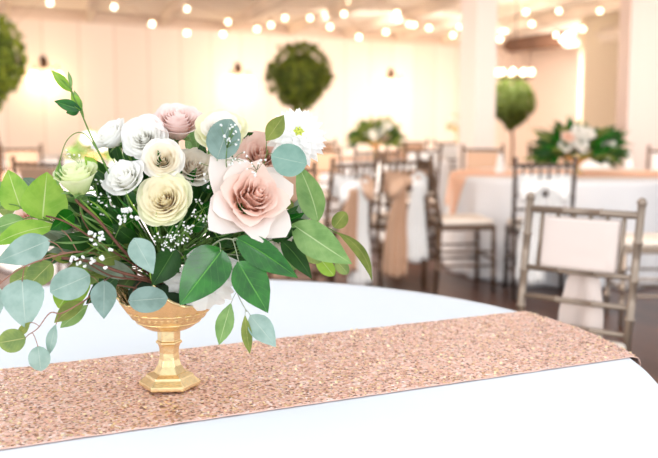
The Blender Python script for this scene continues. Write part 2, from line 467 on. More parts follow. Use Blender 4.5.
MB().tube([bowl_pt(2*PI*i/144, 1, .0015) for i in range(145)], .0026, 8).build('rim', gold, vase)
# embossed band of small scrolls round the belly
mb = MB()
for i in range(36):
    th = 2*PI*i/36
    zb = ZB+.024; hh = (zb-ZB)/(.182-ZB); r = .019+(RB-.019)*(hh*1.02)**.5
    c = V((r*math.cos(th), r*math.sin(th), zb)); tn = V((-math.sin(th), math.cos(th), 0)); up = V((math.cos(th)*.5, math.sin(th)*.5, .85))
    mb.tube([c+tn*(.0038*math.cos(a_))*(1-a_/9)+up*(.0046*math.sin(a_))*(1-a_/9) for a_ in [q*.7 for q in range(12)]], .0011, 5)
for dz in (.0155, .0325):
    hh = dz/(.182-ZB); r = .019+(RB-.019)*(hh*1.02)**.5
    mb.tube([V((r*math.cos(2*PI*i/72), r*math.sin(2*PI*i/72), ZB+dz)) for i in range(73)], .0013, 6)
mb.build('embossed_band', gold, vase)
foam = mat('floral_foam', (40, 62, 36), .95, bump=.3)
o = MB().lathe((VC.x, VC.y, VC.z+.112), [(.03, 0), (.058, .022), (.064, .045), (.05, .062)], 20).build('floral_foam', foam)
tag(o, 'dark green floral foam packed in the bowl of the gold vase', 'floral foam')
ORG = VC+V((0, 0, .165))

# ------------------------------------------------------------------ leaves
SH = {
 'round': [(0, .02), (.06, .42), (.16, .72), (.3, .93), (.45, 1), (.6, .98), (.74, .86), (.86, .64), (.95, .36), (1, .02)],
 'ovate': [(0, .02), (.07, .42), (.16, .74), (.28, .96), (.4, 1), (.54, .92), (.68, .72), (.82, .44), (.92, .2), (1, .01)],
 'lance': [(0, .02), (.1, .34), (.22, .68), (.36, .93), (.5, 1), (.64, .9), (.78, .64), (.9, .3), (1, .01)],
 'heart': [(0, .25), (.05, .62), (.13, .87), (.25, 1), (.4, .98), (.55, .86), (.7, .66), (.84, .42), (.94, .18), (1, .02)],
}
def prof(sh, t):
    s = SH[sh]
    for i in range(len(s)-1):
        if t <= s[i+1][0]:
            a, b = s[i], s[i+1]; q = (t-a[0])/(b[0]-a[0]); q = q*q*(3-2*q)*.4+q*.6
            return a[1]+(b[1]-a[1])*q
    return s[-1][1]
def leaf_mesh(mb, B, T, w, sh, roll=0, fold=.15, arch=.1, bend=0, wav=0, nx=8, ny=16, view=None, ph=0):
    B = V(B); T = V(T); ax = T-B; L = ax.length; ax.normalize()
    vw = (view if view is not None else (CAMP-(B+T)/2)).normalized()
    side = ax.cross(vw).normalized(); nrm = side.cross(ax).normalized()
    if nrm.dot(vw) < 0: nrm = -nrm
    R = Matrix.Rotation(roll, 3, ax); side = R @ side; nrm = R @ nrm
    def fn(u, v):
        x = (u-.5)*2; W = w/2*prof(sh, v)
        p = B+ax*(L*v)+side*(W*x)
        p = p+side*(bend*4*v*(1-v))
        p = p+nrm*(-fold*(1-abs(x))*W + arch*L*4*v*(1-v))
        if wav: p = p+nrm*(wav*L*math.sin(v*9+ph+x*1.3)*abs(x))
        return p
    mb.grid(fn, nx, ny)
M_EB = leaf_mat('silver_dollar_eucalyptus', (164, 190, 180), (190, 206, 194), .5, .25, (138, 168, 156), .3, .02, .06)
M_EB2 = leaf_mat('dusty_eucalyptus', (140, 166, 158), (168, 182, 170), .55, .25, (118, 144, 134), .3, .02, .12)
M_TE = leaf_mat('teal_eucalyptus', (142, 178, 164), (166, 192, 178), .5, .25, (122, 160, 146), .3, .02, .1)
M_EG = leaf_mat('green_eucalyptus', (150, 172, 96), (190, 196, 130), .5, .4, (118, 146, 86), .3, .03, .2)
M_OL = leaf_mat('olive_leaf', (146, 160, 80), (176, 178, 110), .5, .4, (112, 130, 62), .3, .03, .08)
M_LG = leaf_mat('bright_green_leaf', (164, 204, 84), (206, 226, 150), .45, .45, (136, 186, 66), .3, .03, .06)
M_MG = leaf_mat('mid_green_leaf', (140, 178, 106), (184, 208, 150), .4, .35, (112, 154, 84), .4, .035, .08)
M_DG = leaf_mat('glossy_dark_leaf', (40, 120, 30), (88, 160, 58), .2, .25, (20, 88, 22), .7, .03, .14)
M_DK = leaf_mat('deep_green_leaf', (46, 92, 34), (88, 130, 60), .4, .3, (34, 72, 26), .4, .03, .1)
M_GY = leaf_mat('grey_green_leaf', (138, 152, 132), (170, 176, 150), .55, .25, (110, 122, 100), .3, .03, .1)
stem_g = mat('green_stem', (110, 150, 66), .5, var=.2, vscale=40, trans=.15)
stem_b = mat('brown_twig', (112, 66, 48), .6, var=.3, vscale=60)
stem_r = mat('reddish_stem', (158, 112, 92), .6, var=.2, vscale=60)
stem_t = mat('thin_grey_stem', (150, 158, 130), .6)

def sprig(name, label, path, leaves, sm, rad=.0018, group=None, cat='sprig', to_org=True, leaflabel=None):
    """path: list of (px,py,Y). leaves: (bx,by,bY, tx,ty,tY, width_px, shape, material, roll_deg, opts)"""
    pts = [P(*q) for q in path]
    jit = V((random.uniform(-.02, .02), random.uniform(-.02, .02), -.012))
    base = ORG+jit
    if to_org: pts = [base]+pts
    root = thing(name, label, cat, pts[0] if to_org else pts[0], 0, group, world=True)
    sp = smoothpath(pts, 8)
    mb = MB(); n = len(sp)
    mb.tube(sp, [rad*(1.25-.65*i/(n-1)) for i in range(n)], 6)
    lv = []
    for L in leaves:
        bx, by, bY, tx, ty, tY, w, sh, m, roll = L[:10]; op = L[10] if len(L) > 10 else {}
        B = P(bx, by, bY); T = P(tx, ty, tY); wm = w*(bY+tY)/2/F_PX
        # petiole to the nearest point of the stem
        i0 = 3 if to_org else 0
        j = min(range(i0, n), key=lambda q: (sp[q]-B).length)
        q0 = sp[max(j-2, 0)]
        dist = (q0-B).length
        if dist > .002:
            mid = (q0+B)/2+V((0, 0, .1*dist))
            mb.tube(smoothpath([q0, mid, B+(T-B)*.03], 5), rad*.55, 5)
        lb = MB()
        leaf_mesh(lb, B, T, wm, sh, math.radians(roll), **{**dict(fold=.18, arch=.06), **op})
        lv.append((lb, m, B))
    mb.build('stem', sm, root)
    for lb, m, B in lv:
        lb.build('leaf', m, root)
    return root

# A: bright green leaves, upper left
sprig('salal_sprig', 'sprig of big bright yellow-green leaves at the left, topmost of the left foliage', [(120, 235, 1.44), (70, 226, 1.42), (30, 216, 1.40)], [
    (43, 219, 1.40, 47, 172, 1.42, 46, 'heart', M_LG, 8, dict(fold=.25)),
    (20, 209, 1.42, 8, 170, 1.44, 33, 'heart', M_LG, -22, dict(fold=.2)),
    (3, 204, 1.43, -26, 176, 1.42, 30, 'heart', M_MG, 10),
    (24, 219, 1.40, -12, 231, 1.38, 20, 'ovate', M_MG, 20),
    (74, 213, 1.42, 50, 230, 1.38, 21, 'ovate', M_DG, -15),
    (92, 243, 1.42, 48, 245, 1.37, 18, 'ovate', M_DK, 25),
    (55, 210, 1.46, 96, 196, 1.47, 20, 'ovate', M_MG, 30),
], stem_g, .0019)
# B: long eucalyptus branch left
sprig('eucalyptus_branch', 'long reddish eucalyptus branch arching off the left edge with broad silver-blue leaves', [(118, 262, 1.43), (82, 252, 1.38), (48, 258, 1.35), (18, 270, 1.33), (-8, 290, 1.31)], [
    (50, 240, 1.36, -4, 262, 1.33, 31, 'ovate', M_EB, -8, dict(fold=.1)),
    (58, 226, 1.40, -8, 246, 1.36, 24, 'lance', M_LG, 25, dict(bend=.006)),
    (52, 262, 1.42, 24, 290, 1.40, 27, 'ovate', M_EG, 20),
    (22, 280, 1.34, 26, 328, 1.33, 42, 'heart', M_EB, 5, dict(fold=.1, arch=.1)),
    (-4, 286, 1.33, -1, 316, 1.33, 16, 'ovate', M_EB, 10),
    (84, 262, 1.44, 98, 284, 1.43, 20, 'round', M_EG, 10),
    (36, 270, 1.44, 10, 284, 1.44, 20, 'round', M_EG, 0),
], stem_r, .0014)
# C: drooping eucalyptus with branching stem
sprig('eucalyptus_branch', 'thin drooping eucalyptus branch hanging low over the white cloth at the left', [(110, 285, 1.40), (84, 301, 1.36), (62, 313, 1.34), (50, 313, 1.33), (38, 328, 1.33), (28, 335, 1.33)], [
    (90, 275, 1.36, 50, 292, 1.34, 33, 'round', M_EB, -10, dict(fold=.08)),
    (86, 268, 1.40, 58, 308, 1.39, 34, 'round', M_LG, 10),
    (85, 301, 1.37, 54, 323, 1.35, 19, 'lance', M_OL, 30, dict(arch=.1)),
    (88, 305, 1.39, 60, 328, 1.38, 16, 'lance', M_MG, 10),
    (56, 324, 1.34, 49, 355, 1.34, 13, 'lance', M_EB, 30),
    (38, 346, 1.33, 41, 371, 1.33, 22, 'round', M_EB, 5, dict(fold=.08)),
    (26, 338, 1.33, -2, 343, 1.32, 25, 'round', M_EG, -10, dict(fold=.1)),
    (30, 322, 1.33, 17, 337, 1.33, 9, 'lance', M_OL, 10),
], stem_r, .0011)
# D: eucalyptus over the bowl
sprig('eucalyptus_branch', 'short eucalyptus branch with round blue-grey leaves hanging in front of the gold bowl', [(150, 282, 1.38), (112, 276, 1.36), (86, 262, 1.36)], [
    (104, 280, 1.35, 104, 319, 1.34, 27, 'ovate', M_EB2, 12),
    (134, 238, 1.35, 153, 274, 1.33, 27, 'ovate', M_EB, -10, dict(fold=.1)),
    (128, 301, 1.345, 168, 298, 1.35, 27, 'round', M_EB2, 0, dict(fold=.1)),
    (136, 277, 1.38, 74, 259, 1.39, 20, 'ovate', M_GY, 20),
    (76, 262, 1.40, 98, 282, 1.40, 19, 'round', M_EG, 0),
    (118, 276, 1.40, 86, 304, 1.40, 22, 'ovate', M_DK, 20),
], stem_b, .0016)
# E: glossy salal, front centre
sprig('salal_sprig', 'sprig of three big glossy dark green leaves over the right half of the bowl', [(214, 244, 1.37), (236, 240, 1.35)], [
    (222, 250, 1.345, 180, 305, 1.325, 46, 'heart', M_DG, 5, dict(fold=.22)),
    (236, 238, 1.35, 298, 278, 1.33, 31, 'ovate', M_DG, 18, dict(fold=.3, bend=-.003)),
    (238, 261, 1.34, 268, 313, 1.32, 38, 'ovate', M_DG, -14, dict(fold=.25)),
    (238, 255, 1.40, 282, 268, 1.42, 26, 'ovate', M_DK, 20),
    (176, 248, 1.37, 152, 286, 1.36, 30, 'ovate', M_DK, -20),
], stem_t, .0014)
# F: hanging trio
sprig('eucalyptus_sprig', 'little hanging sprig of three narrow leaves right of the vase stem', [(228, 268, 1.37), (238, 295, 1.36), (247, 312, 1.36)], [
    (231, 303, 1.35, 219, 345, 1.345, 19, 'lance', M_MG, 8),
    (245, 315, 1.35, 250, 354, 1.35, 12, 'lance', M_OL, 20),
    (250, 315, 1.355, 276, 347, 1.35, 25, 'ovate', M_EB, -10),
], stem_t, .0009)
# G: right side broad leaves
sprig('salal_sprig', 'sprig of pale green pointed leaves reaching out to the far right', [(262, 236, 1.40), (300, 232, 1.40), (322, 226, 1.41)], [
    (318, 222, 1.41, 297, 163, 1.42, 28, 'ovate', M_MG, -15, dict(fold=.3, bend=.004)),
    (292, 224, 1.39, 352, 264, 1.36, 36, 'ovate', M_MG, 10, dict(fold=.15)),
    (336, 232, 1.42, 372, 281, 1.40, 15, 'lance', M_OL, 40, dict(bend=-.008, arch=-.1)),
    (281, 240, 1.41, 312, 279, 1.40, 20, 'ovate', M_DK, 20, dict(bend=-.004)),
], stem_g, .0014)
# H: small olive rounds
sprig('eucalyptus_sprig', 'loose sprig of small round olive leaves at the right, behind the pale green leaves', [(270, 232, 1.45), (300, 226, 1.48), (318, 236, 1.49), (338, 245, 1.49)], [
    (300, 224, 1.48, 303, 197, 1.49, 19, 'round', M_GY, 10),
    (334, 228, 1.50, 346, 212, 1.50, 16, 'round', M_OL, 10),
    (302, 244, 1.49, 322, 262, 1.49, 19, 'round', M_EG, 10),
    (318, 256, 1.49, 334, 276, 1.49, 18, 'round', M_LG, 30),
    (336, 260, 1.50, 348, 274, 1.50, 13, 'round', M_EG, 0),
    (294, 207, 1.47, 279, 200, 1.47, 10, 'ovate', M_OL, 10),
    (300, 218, 1.47, 284, 211, 1.47, 11, 'ovate', M_DK, 10),
    (298, 250, 1.46, 290, 272, 1.46, 22, 'ovate', M_MG, 20),
], stem_t, .0011)
# I: eucalyptus rising at the top right
sprig('eucalyptus_sprig', 'upright eucalyptus sprig with one round teal leaf and one olive leaf before the white dahlia', [(262, 215, 1.46), (262, 175, 1.42), (268, 150, 1.40)], [
    (307, 164, 1.36, 271, 156, 1.37, 33, 'round', M_TE, -5, dict(fold=.05)),
    (266, 141, 1.40, 284, 115, 1.40, 19, 'lance', M_OL, 15),
    (262, 176, 1.42, 276, 168, 1.42, 8, 'ovate', M_DG, 10),
], stem_g, .0011)
sprig('eucalyptus_sprig', 'eucalyptus sprig with a single dusty round leaf in front of the cream-green rose', [(218, 215, 1.44), (214, 180, 1.40)], [
    (217, 159, 1.36, 231, 119, 1.355, 34, 'round', M_EB2, -5, dict(fold=.06)),
    (214, 172, 1.41, 226, 190, 1.40, 9, 'lance', M_DK, 10),
], stem_g, .0011)
# J: lisianthus bud stem, top left
sprig('bud_sprig', 'tall green stem rising top left with narrow pointed bud leaves', [(124, 200, 1.45), (108, 170, 1.42), (92, 138, 1.41), (80, 110, 1.40), (73, 95, 1.40), (69, 82, 1.40)], [
    (71, 92, 1.40, 51, 70, 1.39, 11, 'lance', M_LG, 20, dict(fold=.5)),
    (72, 88, 1.40, 68, 71, 1.40, 4, 'lance', M_MG, 10),
    (73, 92, 1.40, 55, 76, 1.40, 9, 'lance', M_MG, -40, dict(fold=.4)),
    (82, 110, 1.40, 54, 101, 1.38, 12, 'lance', M_DG, 10, dict(fold=.5)),
    (82, 111, 1.40, 71, 93, 1.40, 10, 'lance', M_LG, 20, dict(fold=.4)),
    (80, 109, 1.40, 66, 113, 1.40, 10, 'lance', M_DG, -25, dict(fold=.4)),
    (83, 112, 1.40, 74, 90, 1.41, 7, 'lance', M_MG, -25),
], stem_g, .0014)
sprig('bud_sprig', 'thin stem looping over at the upper left and ending in a nodding narrow bud', [(124, 205, 1.43), (108, 172, 1.39), (97, 150, 1.38), (86, 135, 1.38), (76, 133, 1.38), (66, 142, 1.38), (60, 160, 1.38), (58, 168, 1.38)], [
    (60, 162, 1.38, 58, 186, 1.38, 8, 'lance', M_MG, 20, dict(fold=.6)),
    (59, 163, 1.38, 56, 180, 1.38, 6, 'lance', M_LG, -50, dict(fold=.5)),
    (98, 170, 1.41, 84, 157, 1.40, 12, 'lance', M_LG, 20, dict(fold=.4)),
], stem_g, .0010)

# ------------------------------------------------------------------ blooms
def frame_of(c, axis, spin=0):
    z = V(axis).normalized(); x = z.orthogonal().normalized()
    ref = V((0, 0, 1)); x = (ref-z*ref.dot(z))
    x = x.normalized() if x.length > 1e-3 else z.orthogonal().normalized()
    y = z.cross(x); c = V(c)
    R = Matrix((x, y, z)).transposed() @ Matrix.Rotation(spin, 3, 'Z')
    return lambda p: c+R @ V(p)
def petal(mb, fr, phi, r0, r1, h0, h1, ang, curl, ruff=0, point=0, nx=10, ny=9, pw=.8, seed=0, z0=0):
    """a cupped petal: starts at radius r0 height z0, rim at radius r1 height h1, tip curls outward"""
    def fn(u, v):
        x = (u-.5)*2
        wv = (.35+.65*math.sin(min(v*1.15, 1)*PI/2))
        th = phi+ang*x*wv
        ve = v*(1-.26*x*x*abs(x)+point*.16*math.exp(-(x/.28)**2))
        ve = max(0, ve)
        r = r0+(r1-r0)*ve**pw
        z = z0+h0*ve+ (h1-h0)*ve*ve
        k = max(0, ve-.62)/.38
        r += curl*k*k*(1-.1*abs(x)); z -= abs(curl)*(.55+.5*x*x)*k**2; r -= .10*r1*x*x*(1-k)*v
        rf = ruff*noise.noise(V((x*1.7+seed, v*2.2, phi)))*(.3+v)
        return fr((math.cos(th)*(r+rf), math.sin(th)*(r+rf), z+rf*.8))
    mb.grid(fn, nx, ny)
def rose(name, label, px, py, Y, Rpx, axis, mi, mo, cup=0., openr=1., rings=8, petals_out=5, point=0, ruff=.05, spin=None, heart_mat=None, stem=True, sepal=True, low=False, shift=(0, 0), rpow=1.15):
    c0 = P(px, py, Y); R = Rpx*Y/F_PX; axis = V(axis).normalized()
    sp = random.uniform(0, 6) if spin is None else spin
    root = thing(name, label, 'flower', c0, 0, None, world=True)
    c = c0-axis*(R*.55)
    fr_h = frame_of(c, axis, sp); sh = V((shift[0], 0, -shift[1]))*(Y/F_PX)
    fr = fr_h
    heart = MB(); nr = rings
    # spiral heart
    heart.grid(lambda u, v: fr((math.cos(u*9)*R*(.03+.10*u)*(.8+.3*v), math.sin(u*9)*R*(.03+.10*u)*(.8+.3*v), R*(.2+(1.02-.10*u)*v*.95))), 60, 5)
    outer = []
    for k in range(nr):
        t = (k+1)/nr
        np_ = 3 if t < .4 else (4 if t < .7 else petals_out)
        fr = (lambda q, k_=t: fr_h(q)+sh*k_**1.5)
        r1 = R*(.14+.80*t**rpow*openr)
        hh = R*(1.16-(.62-.5*cup)*t**1.8)
        r0 = R*(.06+.24*t)
        ang = (1.3 if t < .4 else (1.12 if t < .7 else (.98 if petals_out == 5 else 1.15)))
        curl = R*(.02+.17*t)*(1-.75*cup)
        for j in range(np_):
            ph = k*2.05+j*2*PI/np_+random.uniform(-.12, .12)
            args = (fr, ph, r0, r1*random.uniform(.96, 1.04), hh, hh*random.uniform(.93, 1.0), ang, curl, ruff*R*(.4+t), point*(t > .6))
            kw = dict(seed=random.random()*9, z0=0 if not cup else 0, pw=.85 if t > .5 else .6)
            if k >= nr-2 and not low:
                pm = MB(); petal(pm, *args, **kw); outer.append(pm)
            else:
                petal(heart, *args, **kw)
    heart.build('bloom_heart', heart_mat or mi, root)
    for pm in outer: pm.build('petal', mo, root)
    if sepal:
        sb = MB(); sb.sphere(c-axis*R*.02, R*.2, 10, 6)
        for j in range(5):
            a_ = j*2*PI/5
            B = fr((math.cos(a_)*R*.12, math.sin(a_)*R*.12, -R*.05)); T = fr((math.cos(a_)*R*.72, math.sin(a_)*R*.72, R*.10))
            leaf_mesh(sb, B, T, R*.26, 'lance', view=-axis, nx=4, ny=6, arch=-.1)
        sb.build('calyx', M_MG, root)
    if stem:
        e = ORG+V((random.uniform(-.025, .025), random.uniform(-.02, .02), -.01))
        s0 = c-axis*R*.1
        MB().tube(smoothpath([s0, s0-axis*.03+V((0, 0, -.012)), (s0+e)/2+V((0, .015, -.01)), e], 6), .0024, 6).build('stem', stem_g, root)
    return root
pet_pink_in = petal_mat('blush_rose_heart', (253, 228, 216), (247, 200, 178))
pet_pink = petal_mat('blush_rose_petal', (254, 243, 237), (249, 216, 200), .35, (.05, .6))
pet_blush = petal_mat('pale_blush_petal', (254, 238, 233), (250, 218, 206), .35, (.1, .9))
pet_white = petal_mat('white_petal', (255, 254, 252), (246, 246, 232), .48, (0, .5))
pet_whitein = petal_mat('white_heart', (255, 254, 250), (250, 246, 232), .45, (0, .6))
pet_cream = petal_mat('cream_petal', (254, 250, 243), (250, 236, 206), .35, (.05, .7))
pet_creamin = petal_mat('cream_heart', (254, 247, 230), (251, 228, 188), .35, (.2, .9))
pet_grn = petal_mat('green_cream_petal', (250, 249, 216), (222, 232, 156), .4, (.1, .8))
pet_grnin = petal_mat('green_cream_heart', (253, 246, 222), (246, 210, 184), .4, (.1, .7))
pet_lime = petal_mat('pale_lime_petal', (246, 249, 216), (216, 232, 156), .4, (.05, .85))
pet_salm = petal_mat('salmon_petal', (253, 228, 217), (248, 208, 190), .4)
pet_beige = petal_mat('beige_petal', (255, 248, 238), (252, 236, 216), .4)

rose('rose', 'large open blush pink rose facing forward, right of the bouquet centre', 256, 196, 1.37, 37.5, (.34, -.82, .40), pet_pink_in, pet_pink, cup=.34, rings=7, petals_out=4, point=1.3, ruff=.14, spin=.9, shift=(-8, 5), rpow=1.3)
rose('rose', 'cream rose with a green tinge and pinkish heart at the front centre of the bouquet', 165, 200, 1.38, 28, (-.05, -.90, .38), pet_grnin, pet_grn, cup=.45, rings=9, ruff=.04)
rose('rose', 'pale lime-white rose seen from the side, at the left above the bright green leaves', 77, 179, 1.385, 27, (-.10, -.36, .93), pet_lime, pet_lime, cup=.8, openr=.8, rings=5, petals_out=4, ruff=.03)
rose('rose', 'open white rose at the top left of the bouquet, beside the pale pink one', 144, 138, 1.42, 23, (0, -.92, .36), pet_whitein, pet_white, cup=.45, rings=7, ruff=.06)
rose('rose', 'pale pink rose seen from the side, topmost flower of the bouquet', 177, 123, 1.45, 28, (.12, -.55, .82), pet_blush, pet_blush, cup=.6, openr=.85, rings=7, ruff=.07)
rose('rose', 'small cream rose with a golden heart at the middle top of the bouquet', 163, 160, 1.40, 21, (.1, -.93, .30), pet_creamin, pet_cream, cup=.4, rings=8, ruff=.04)
rose('rose', 'soft beige rose between the cream-hearted rose and the large blush pink rose', 194, 167, 1.44, 22, (.25, -.75, .55), pet_beige, pet_beige, cup=.5, rings=6, ruff=.06)
rose('rose', 'cream-green rose half hidden behind a round dusty eucalyptus leaf', 221, 133, 1.43, 30, (.05, -.72, .65), pet_cream, pet_grn, cup=.6, openr=.85, rings=7, ruff=.04)
rose('rose', 'salmon pink rose tucked behind the large blush rose and teal leaf', 261, 156, 1.50, 27, (.1, -.8, .5), pet_salm, pet_salm, cup=.4, rings=6, ruff=.06)
rose('rose', 'cream rose peeping out low at the right beneath the large blush rose', 282, 236, 1.45, 18, (.5, -.8, .1), pet_beige, pet_cream, cup=.3, rings=6, ruff=.06)
rose('rose', 'blush rose low at the far left, behind the bright green leaves', 24, 222, 1.50, 18, (-.4, -.8, .3), pet_salm, pet_blush, cup=.3, rings=6, ruff=.06)

def ruffled(name, label, px, py, Y, Rpx, axis, m, n_layers=7, per=12, ruff=.22, stem=True, cat='flower'):
    c0 = P(px, py, Y); R = Rpx*Y/F_PX; axis = V(axis).normalized()
    root = thing(name, label, cat, c0, 0, None, world=True); fr = frame_of(c0-axis*R*.45, axis, random.uniform(0, 6))
    mb = MB()
    for k in range(n_layers):
        t = (k+1)/n_layers
        for j in range(max(4, int(per*(.4+.6*t)))):
            ph = random.uniform(0, 2*PI)
            petal(mb, fr, ph, R*.05*t, R*(.2+.8*t), R*(1.1-.75*t*t), R*(1.0-.75*t*t), .55, R*.12, ruff*R, 0, 7, 6, .8, random.random()*20)
    mb.build('bloom', m, root)
    if stem:
        e = ORG+V((random.uniform(-.02, .02), random.uniform(-.02, .02), -.01)); s0 = c0-axis*R*.45
        sb = MB().lathe(s0-axis*R*.1+V((0, 0, 0)), [(R*.05, -.006), (R*.16, -.002), (R*.12, .008)], 8); sb.build('calyx', M_MG, root)
        MB().tube(smoothpath([s0, s0-axis*.02+V((0, 0, -.01)), (s0+e)/2, e], 6), .0018, 6).build('stem', stem_g, root)
    return root
rose('lisianthus', 'pure white lisianthus bloom at the left front, below the white rose', 125, 178, 1.39, 22, (-.3, -.75, .6), pet_whitein, pet_white, cup=.5, rings=5, petals_out=4, ruff=.12)
rose('lisianthus', 'pure white lisianthus bloom at the left end of the top row of flowers', 111, 136, 1.44, 20, (-.55, -.5, .65), pet_whitein, pet_white, cup=.55, rings=5, petals_out=4, ruff=.10)
ruffled('carnation', 'white ruffled bloom drooping over the right rim of the gold bowl', 205, 282, 1.385, 33, (.25, -.85, -.45), pet_white, 5, 10)
ruffled('carnation', 'small cream ruffled bloom between the lime rose and the brown twigs', 96, 214, 1.50, 20, (-.2, -.9, .3), pet_beige, 4, 8)

def dahlia(px, py, Y, Rpx, axis, label):
    c0 = P(px, py, Y); R = Rpx*Y/F_PX; axis = V(axis).normalized()
    root = thing('dahlia', label, 'flower', c0, 0, None, world=True); fr = frame_of(c0-axis*R*.3, axis, 0)
    mb = MB()
    for k in range(7):
        t = (k+1)/7; n = 6+int(k*2.6)
        for j in range(n):
            a_ = 2*PI*(j+.5*(k % 2))/n+random.uniform(-.06, .06)
            el = (1-t)*1.25+.0-.28*(t > .9)
            r0 = R*.12; ln = R*(.45+.52*t)
            d = V((math.cos(a_)*math.cos(el), math.sin(a_)*math.cos(el), math.sin(el)))
            B = fr(d*r0); T = fr(d*(r0+ln)); up = (fr(V((0, 0, 1)))-fr(V((0, 0, 0))))
            leaf_mesh(mb, B, T, R*.38, 'lance', 0, -.35, .10, nx=4, ny=7, view=up+V((.001, 0, 0)))
    mb.build('bloom', pet_white, root)
    cb = MB()
    for j in range(16):
        a_ = j*2.4; r = R*.045*math.sqrt(j); cb.sphere(fr((math.cos(a_)*r, math.sin(a_)*r, R*.42)), R*.05, 6, 4)
    cb.build('disc', mat('yellow_green_disc', (206, 214, 90), .6), root)
    e = ORG+V((.02, 0, 0)); s0 = c0-axis*R*.35
    MB().tube(smoothpath([s0, s0-axis*.02+V((0, 0, -.02)), (s0+e)/2, e], 6), .0018, 6).build('stem', stem_g, root)
dahlia(298, 133, 1.46, 30, (.15, -.86, .42), 'white dahlia with a yellow-green centre at the top right of the bouquet')

# ------------------------------------------------------------------ baby's breath
gyp_m = mat('gypsophila_floret', (253, 253, 250), .7, trans=.2)
def gyp(label, path, clusters, nfl=26, fr=2.0):
    pts = [P(*q) for q in path]; root = thing('gypsophila_sprig', label, 'sprig', ORG, 0, None, world=True)
    sb = MB(); sp = smoothpath([ORG+V((random.uniform(-.02, .02), -.01, 0))]+pts, 6); sb.tube(sp, .0008, 5)
    fb = MB()
    for (cx_, cy_, Y, rx, ry, n) in clusters:
        c = P(cx_, cy_, Y); j = min(range(len(sp)), key=lambda q: (sp[q]-c).length); hub = (sp[j]+c)/2
        sb.tube([sp[j], hub], .0006, 4)
        for i in range(n):
            q = P(cx_+random.gauss(0, rx*.55), cy_+random.gauss(0, ry*.55), Y+random.uniform(-.012, .012))
            sb.tube([hub, (hub+q)/2+V((0, 0, .002)), q], .00035, 4)
            r = random.uniform(.6, 1.0)*fr*Y/F_PX
            for _ in range(4):
                fb.sphere(q+V((random.gauss(0, r*.35), random.gauss(0, r*.35), random.gauss(0, r*.35))), r*.62, 6, 4)
    sb.build('stem', stem_g, root); o = fb.build('floret', gyp_m, root); o['kind'] = 'stuff'
    o['label'] = 'tiny white florets'
gyp("dense tuft of baby's breath florets just under the cream-green front rose", [(172, 250, 1.38)], [(172, 240, 1.35, 20, 9, 46), (186, 228, 1.36, 8, 6, 12)], fr=1.5)
gyp("baby's breath sprig dotting the left foliage near the reddish eucalyptus stem", [(130, 250, 1.40), (98, 245, 1.35)], [(95, 240, 1.34, 13, 8, 9), (100, 262, 1.34, 10, 9, 6), (126, 214, 1.36, 10, 10, 9), (75, 262, 1.34, 12, 6, 4)], fr=3.0)
gyp("baby's breath sprig over the dusty round leaf at the top", [(222, 190, 1.40), (226, 160, 1.36)], [(228, 136, 1.34, 9, 16, 16), (240, 160, 1.35, 10, 7, 7)], fr=1.7)
gyp("baby's breath sprig between the salmon rose and the teal leaf", [(240, 200, 1.44), (256, 176, 1.42)], [(258, 166, 1.345, 14, 10, 10), (212, 176, 1.38, 14, 14, 10)], fr=1.7)
gyp("baby's breath sprig left of the white carnation, beside the looping stem", [(120, 200, 1.42), (96, 180, 1.40)], [(94, 186, 1.40, 9, 16, 14), (104, 205, 1.39, 10, 8, 10), (70, 156, 1.39, 12, 6, 6)], fr=1.6)
gyp("baby's breath sprig low at the right side beneath the blush rose", [(220, 240, 1.40)], [(206, 222, 1.37, 16, 12, 14), (196, 204, 1.38, 6, 10, 8)], fr=1.5)

# ------------------------------------------------------------------ twigs, grass blades and filler greenery in the heart of the bouquet
def twig(label, pts, m, r=.0018, subs=()):
    root = thing('twig', label, 'twig', ORG, 0, None, world=True)
    MB().tube(smoothpath([ORG]+[P(*q) for q in pts], 8), [r*1.2]*1+[r]*(8*len(pts)), 6).build('branch', m, root)
    for s in subs: MB().tube(smoothpath([P(*q) for q in s], 6), r*.55, 5).build('side_shoot', m, root)
twig('dark brown twig slanting up left beneath the lime-white rose', [(128, 255, 1.38), (100, 222, 1.37), (82, 206, 1.38), (76, 200, 1.40)], stem_b, .0024)
twig('brown twig running left under the lime-white rose towards the bright leaves', [(130, 262, 1.39), (95, 240, 1.37), (66, 222, 1.37), (46, 216, 1.38)], stem_b, .0014, [((95, 240, 1.37), (84, 222, 1.36), (80, 212, 1.36))])
twig('brown branch lying above the bowl rim at the left', [(150, 280, 1.38), (120, 272, 1.36), (92, 262, 1.36), (62, 258, 1.37)], stem_b, .0024)
def greens(label, rng, n, cxy, rxy, Yr, lenpx, wpx, shape, mats, center=(165, 262, 1.47)):
    root = thing('foliage_sprig', label, 'foliage', ORG, 0, None, world=True)
    rnd = random.Random(rng); c = P(*center); sb = MB(); acc = [MB() for _ in mats]
    for i in range(n):
        a_ = rnd.uniform(0, 2*PI); q = math.sqrt(rnd.random())
        x = cxy[0]+rxy[0]*q*math.cos(a_); y = cxy[1]+rxy[1]*q*math.sin(a_)
        Y = rnd.uniform(*Yr); B = P(x, y, Y); d = (B-c); d.normalize()
        d = (d+V((rnd.gauss(0, .35), rnd.gauss(0, .35), rnd.gauss(0, .35)))).normalized()
        L = lenpx*rnd.uniform(.7, 1.2)*Y/F_PX
        k = rnd.randrange(len(mats))
        leaf_mesh(acc[k], B, B+d*L, wpx*rnd.uniform(.7, 1.2)*Y/F_PX, shape, rnd.uniform(-.8, .8), nx=4, ny=8)
        sb.tube([c+(B-c)*.1, B], .0008, 4)
    sb.build('stem', stem_g, root)
    for k, m in enumerate(mats):
        if acc[k].v:
            o = acc[k].build('leaf', m, root); o['kind'] = 'stuff'
greens('mass of small deep green leaves filling the middle of the bouquet behind the front roses', 3, 170, (165, 225), (82, 54), (1.42, 1.54), 36, 18, 'ovate', [M_DK, M_DG, M_DK])
